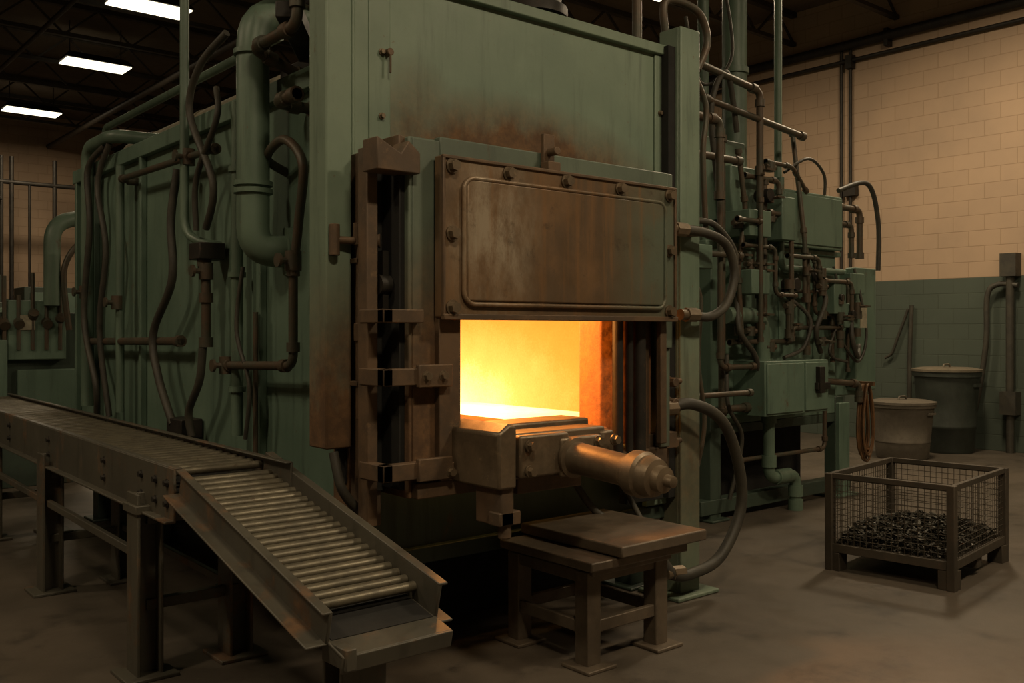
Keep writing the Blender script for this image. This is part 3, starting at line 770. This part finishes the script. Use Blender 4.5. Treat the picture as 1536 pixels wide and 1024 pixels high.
pl = [
 ([(5.6, 4.8, 3.75), (6.75, 4.8, 3.62), (6.75, 4.8, 2.0), (6.75, 4.8, 1.6)], .03),
 ([(6.0, 4.8, 3.45), (7.4, 4.8, 3.32)], .028),
 ([(6.3, 4.85, 3.2), (6.3, 4.85, 0.9)], .03),
 ([(6.45, 4.8, 3.1), (6.55, 4.8, 2.6), (6.45, 4.8, 2.1), (6.5, 4.8, 1.5)], .022),
 ([(6.6, 4.85, 2.9), (7.1, 4.85, 2.9), (7.1, 4.85, 2.5)], .022),
 ([(7.45, 4.95, 3.4), (7.45, 4.82, 2.4), (7.45, 4.82, 1.85)], .022),
 ([(6.4, 4.85, 1.5), (7.3, 4.85, 1.5), (7.3, 4.85, 1.62), (8.1, 4.85, 1.62)], .02),
 ([(7.7, 4.88, 2.25), (7.7, 4.88, 1.75), (8.0, 4.88, 1.75), (8.0, 4.88, 1.3)], .018),
 ([(8.2, 4.95, 2.78), (8.6, 4.95, 2.78), (8.6, 4.95, 2.3)], .03),
 ([(8.2, 4.95, 2.62), (8.45, 4.95, 2.62), (8.45, 4.95, 2.3)], .025),
 ([(7.6, 4.9, 1.15), (8.5, 4.9, 1.08), (8.5, 4.9, .9)], .03),
 ([(6.3, 4.85, .95), (6.65, 4.85, .95)], .03),
 ([(6.45, 4.75, 2.3), (6.9, 4.75, 2.3), (6.9, 4.75, 1.9), (7.2, 4.75, 1.9)], .018),
 ([(6.9, 4.85, 3.05), (7.3, 4.85, 3.05), (7.6, 4.9, 2.86)], .02),
 ([(7.9, 4.9, 1.05), (7.9, 4.9, .5), (6.6, 4.9, .5)], .02),
 ([(5.4, 4.6, 2.6), (5.4, 4.6, 1.1), (6.35, 4.6, 1.1)], .022),
 ([(5.7, 4.7, 2.95), (5.7, 4.7, 2.2), (6.35, 4.7, 2.2)], .025),
 ([(7.55, 4.85, 2.3), (7.55, 4.85, 1.4)], .016),
 ([(8.3, 4.9, 2.1), (8.3, 4.9, 1.2)], .016),
 ([(6.62, 4.7, 2.7), (6.62, 4.7, 1.5)], .02),
 ([(6.3, 4.7, 2.5), (6.62, 4.7, 2.5)], .02),
 ([(6.85, 4.78, 2.6), (7.18, 4.78, 2.6), (7.18, 4.78, 1.5)], .022),
 ([(6.9, 4.86, 1.4), (6.9, 4.86, 2.9)], .025),
 ([(7.2, 4.88, 1.95), (7.85, 4.88, 1.95)], .016),
 ([(6.15, 4.75, 3.0), (6.15, 4.75, 1.3), (6.6, 4.75, 1.3)], .024),
 ([(7.15, 4.8, 2.25), (7.65, 4.8, 2.25), (7.65, 4.8, 2.05), (8.2, 4.8, 2.05), (8.2, 4.8, 1.7)], .02),
]
for pts, r in pl: p.pipe(pts, r, .07, 10, coup=1.4)
for i in range(38):
    x = random.choice([6.3, 6.75, 6.45, 7.45, 7.7, 8.0, 6.9, 6.62, 7.18, 8.3]); z = random.uniform(1.4, 3.0 if x < 7 else 2.2)
    p.cyl((x, 4.80, z-.04), (x, 4.80, z+.04), random.uniform(.03, .046), 10)
    if i % 3 == 0: p.cyl((x, 4.70, z), (x, 4.82, z), .013, 8); p.box(x-.05, x+.05, 4.69, 4.705, z-.008, z+.008)
    if i % 4 == 1: p.cyl((x-.07, 4.80, z), (x+.07, 4.80, z), .024, 8)
p.done()
p = Part('machine_hoses', M, rubber)
hp = [
 [(8.3, 5.0, 2.95), (8.75, 4.95, 3.05), (8.95, 4.95, 2.7), (8.95, 4.95, 2.2)],
 [(6.5, 4.85, 3.25), (6.3, 4.8, 3.7), (6.1, 4.8, 3.4), (6.2, 4.82, 2.8)],
 [(5.9, 4.9, 4.1), (6.1, 4.9, 3.6), (6.5, 4.9, 3.9), (6.5, 5.0, 4.6)],
 [(8.05, 4.9, 2.2), (8.1, 4.85, 1.8), (7.9, 4.85, 1.4), (8.2, 4.85, 1.3)],
 [(8.5, 4.95, 2.2), (8.55, 4.85, 1.6), (8.4, 4.85, 1.3), (8.1, 4.85, 1.5)],
 [(6.5, 4.85, 1.9), (6.4, 4.75, 1.6), (6.6, 4.75, 1.4), (6.7, 4.75, 1.2)],
 [(7.25, 4.9, 3.0), (7.55, 4.85, 3.15), (7.85, 4.88, 3.05), (7.9, 4.9, 2.86)],
 [(6.3, 4.8, 1.4), (6.25, 4.75, 1.0), (6.5, 4.8, .7), (6.4, 4.85, .2)],
 [(7.6, 4.9, 2.2), (7.75, 4.8, 1.9), (7.6, 4.8, 1.6), (7.75, 4.85, 1.4)],
 [(7.3, 4.9, 1.9), (7.5, 4.8, 1.7), (7.4, 4.8, 1.45), (7.1, 4.8, 1.36)],
 [(8.35, 4.9, 1.9), (8.2, 4.8, 1.55), (8.3, 4.8, 1.35), (8.5, 4.9, 1.45)],
]
for h in hp: p.pipe(h, random.choice([.018, .024, .014]), smooth_spline=True, seg=10)
p.done()
p = Part('switch_boxes', M, green, 0.006)
for x0, x1, y0, z0, z1 in ((7.9, 8.1, 4.8, 1.75, 2.05), (8.1, 8.35, 4.82, 1.62, 1.85), (6.5, 6.8, 4.72, 2.38, 2.6), (8.35, 8.6, 4.9, 1.95, 2.15), (6.5, 6.75, 4.7, 1.9, 2.1), (7.0, 7.2, 4.75, 2.38, 2.75)):
    p.box(x0, x1, y0, 5.02, z0, z1)
p.done()
p = Part('switches_and_handles', M, dark_steel, 0.003)
p.box(7.38, 7.46, 4.62, 4.67, 1.05, 1.28); p.box(7.36, 7.56, 4.63, 4.67, 1.08, 1.14)
for x, z in ((8.0, 1.9), (8.2, 1.75)): p.cyl((x, 4.77, z), (x, 4.82, z), .035, 12)
for x, z in ((7.25, 2.0), (6.85, 2.75)):
    p.cyl((x, 4.76, z), (x, 4.90, z), .055, 20)
p.done()
Part('instruction_label', M, label_m).box(8.38, 8.5, 4.815, 4.82, 1.62, 1.82).done()
p = Part('coiled_cable', M, copper)
for k in range(8):
    cxk = 8.60+random.uniform(-.02, .02); w_ = .08+.012*(k % 3); hgt = .36+random.uniform(-.06, .04); zt = 1.08
    pts = []
    for i in range(19):
        a = math.radians(90+i*20); pts.append((cxk+w_*math.cos(a)*(1.0-.3*math.sin(a)), 4.93-k*.012, zt-hgt+hgt*math.sin(a)))
    p.pipe(pts, .011, fillet=.002, seg=8)
p.box(8.58, 8.62, 4.80, 5.12, 1.06, 1.10)
p.done()

# ------------------------------------------------------------------ bins at the wall
def can(name, x, y, r, h, mat, lid):
    T = root(name, (x, y, 0))
    q = Part('can_body', T, mat)
    q.lathe((x, y, 0), (x, y, h), [(0, r*.80), (.03, r*.84), (.30, r*.88), (.31, r*.90), (.34, r*.90), (.35, r*.89), (.65, r*.94), (.93, r), (.94, r*1.06), (1, r*1.06)], 32)
    q.done()
    q = Part('can_lid', T, lid)
    q.lathe((x, y, h), (x, y, h+.05), [(0, r*1.09), (.6, r*1.09), (.7, r*1.0), (1, r*.8)], 32)
    q.pipe([(x-.1, y, h+.04), (x-.08, y, h+.09), (x+.08, y, h+.09), (x+.1, y, h+.04)], .012, .03, 8)
    q.done()
    q = Part('can_handles', T, mat)
    for s_ in (-1, 1): q.box(x-.08, x+.08, y+s_*r*.98-.03, y+s_*r*.98+.03, h*.82, h*.86)
    q.done()
can('trash_can', 11.4, 5.98, .37, .68, can_tan, can_tan)
can('trash_can.001', 12.45, 5.92, .40, 1.06, can_dark, lid_m)

Wc = root('wall_conduit', (12.9, 7, 4))
p = Part('conduit_run', Wc, dark_steel)
p.cyl((12.9, -5.9, 5.85), (12.9, 23.9, 5.85), .07, 14); p.cyl((12.93, -5.9, 5.62), (12.93, 23.9, 5.62), .03, 10)
p.cyl((12.95, 7.6, 2.4), (12.95, 7.6, 5.85), .022, 10); p.cyl((12.95, 7.75, .6), (12.95, 7.75, 5.85), .022, 10); p.cyl((12.95, 10.2, .6), (12.95, 10.2, 5.85), .03, 10)
for y in range(-5, 24, 3): p.box(12.86, 13.0, y-.03, y+.03, 5.7, 5.95)
p.box(12.88, 13.0, 7.55, 7.65, 5.5, 5.7); p.box(12.9, 13.0, 7.5, 7.7, 3.6, 3.75)
p.done()
p = Part('wall_hose', Wc, rubber)
p.pipe([(12.9, 5.2, 2.18), (12.9, 5.45, 2.2), (12.88, 5.58, 2.05), (12.88, 5.6, 1.4), (12.88, 5.75, .5), (12.9, 5.95, .3)], .035, smooth_spline=True)
p.pipe([(12.94, 6.65, 1.95), (12.94, 6.68, 1.2), (12.94, 6.68, .15)], .03)
p.pipe([(12.94, 6.7, 1.9), (12.94, 6.95, 1.25), (12.94, 7.05, 1.2)], .02)
p.cyl((12.9, 5.3, 0), (12.9, 5.3, 2.55), .05, 12)
p.box(12.82, 13.0, 5.2, 5.4, 2.3, 2.6); p.box(12.82, 13.0, 5.2, 5.4, .5, .8)
p.done()

# ------------------------------------------------------------------ background machines at far left
N = root('background_press', (1.6, 11.4, 0))
p = Part('press_body', N, green_dark, .01)
p.box(1.6, 2.95, 10.6, 12.2, 0.3, 1.78); p.box(0.2, 1.5, 10.9, 12.0, 0.2, 1.9)
p.box(0.9, 1.3, 10.7, 10.95, 1.0, 1.6)
p.done()
p = Part('press_panels', N, green, .01)
p.box(2.2, 2.75, 10.5, 10.7, 1.3, 1.9); p.box(2.0, 2.18, 10.4, 10.6, .9, 1.5); p.box(1.7, 1.98, 10.52, 10.6, 1.1, 1.72); p.box(2.3, 2.9, 10.56, 10.6, .5, 1.2)
p.done()
p = Part('press_base', N, green_dark, .01)
p.box(.1, 3.0, 10.6, 12.3, 0, .32)
p.done()
p = Part('press_pipes', N, pipe_green)
p.pipe([(2.6, 10.45, 1.85), (2.6, 10.45, 2.7), (3.2, 10.6, 2.85)], .08, .2, 16)
p.done()
p = Part('press_fittings', N, pipe_dark)
p.pipe([(2.75, 10.4, 1.6), (2.7, 10.4, 2.2), (2.85, 10.4, 2.5), (3.0, 10.5, 2.5)], .03, smooth_spline=True)
for i in range(14):
    x = 1.0+i*.13; p.cyl((x, 10.5, 1.4), (x, 10.5, 1.9+.3*random.random()), .02, 8); p.cyl((x, 10.45, 1.6+.2*random.random()), (x, 10.56, 1.7), .05, 10)
p.done()
Part('press_display', N, label_m).box(2.3, 2.45, 10.485, 10.5, 1.6, 1.75).done()
R = root('pipe_rack', (4, 22, 0))
p = Part('rack_posts', R, dark_steel)
for x in (3.5, 4.55, 4.75, 5.6): p.cyl((x, 22.3, 0), (x, 22.3, 5.3), .045, 10)
p.cyl((2.0, 22.3, 4.75), (12, 22.3, 4.75), .05, 10)
for x in (3.95, 5.1): p.cyl((x, 22.3, 0), (x, 22.3, 4.75), .03, 8)
p.pipe([(4.25, 22.2, 0), (4.25, 22.2, 4.2), (4.5, 22.2, 4.4)], .07, .2, 12)
p.done()
Q = root('storage_cabinet', (4.2, 19.5, 0))
p = Part('cabinet', Q, green_dark, .01)
p.box(3.0, 4.2, 19, 20, 0.1, 2.1); p.box(4.3, 5.6, 19.2, 20, 0.1, 2.4); p.box(3.2, 3.9, 19.1, 19.9, 2.1, 2.6); p.box(2.9, 5.7, 18.95, 20.05, 0, .12)
p.done()
p = Part('cabinet_doors', Q, green, .01)
p.box(3.1, 3.6, 18.97, 19, 0.3, 2.0); p.box(3.65, 4.1, 18.97, 19, 0.3, 2.0); p.box(4.4, 5.5, 19.17, 19.2, 0.3, 2.3)
p.done()

# ------------------------------------------------------------------ world + camera
w = bpy.data.worlds.new('dim_interior'); scene.world = w; w.use_nodes = True
w.node_tree.nodes['Background'].inputs[0].default_value = (0.30, 0.24, 0.16, 1)
w.node_tree.nodes['Background'].inputs[1].default_value = 0.1
cam = bpy.data.cameras.new('camera'); cam.lens = 33.26; cam.sensor_width = 36; cam.shift_y = -0.0111
co = bpy.data.objects.new('camera', cam); scene.collection.objects.link(co)
co.location = (0, 0, 1.6); co.rotation_euler = (math.radians(90), 0, math.radians(-39.9))
scene.camera = co
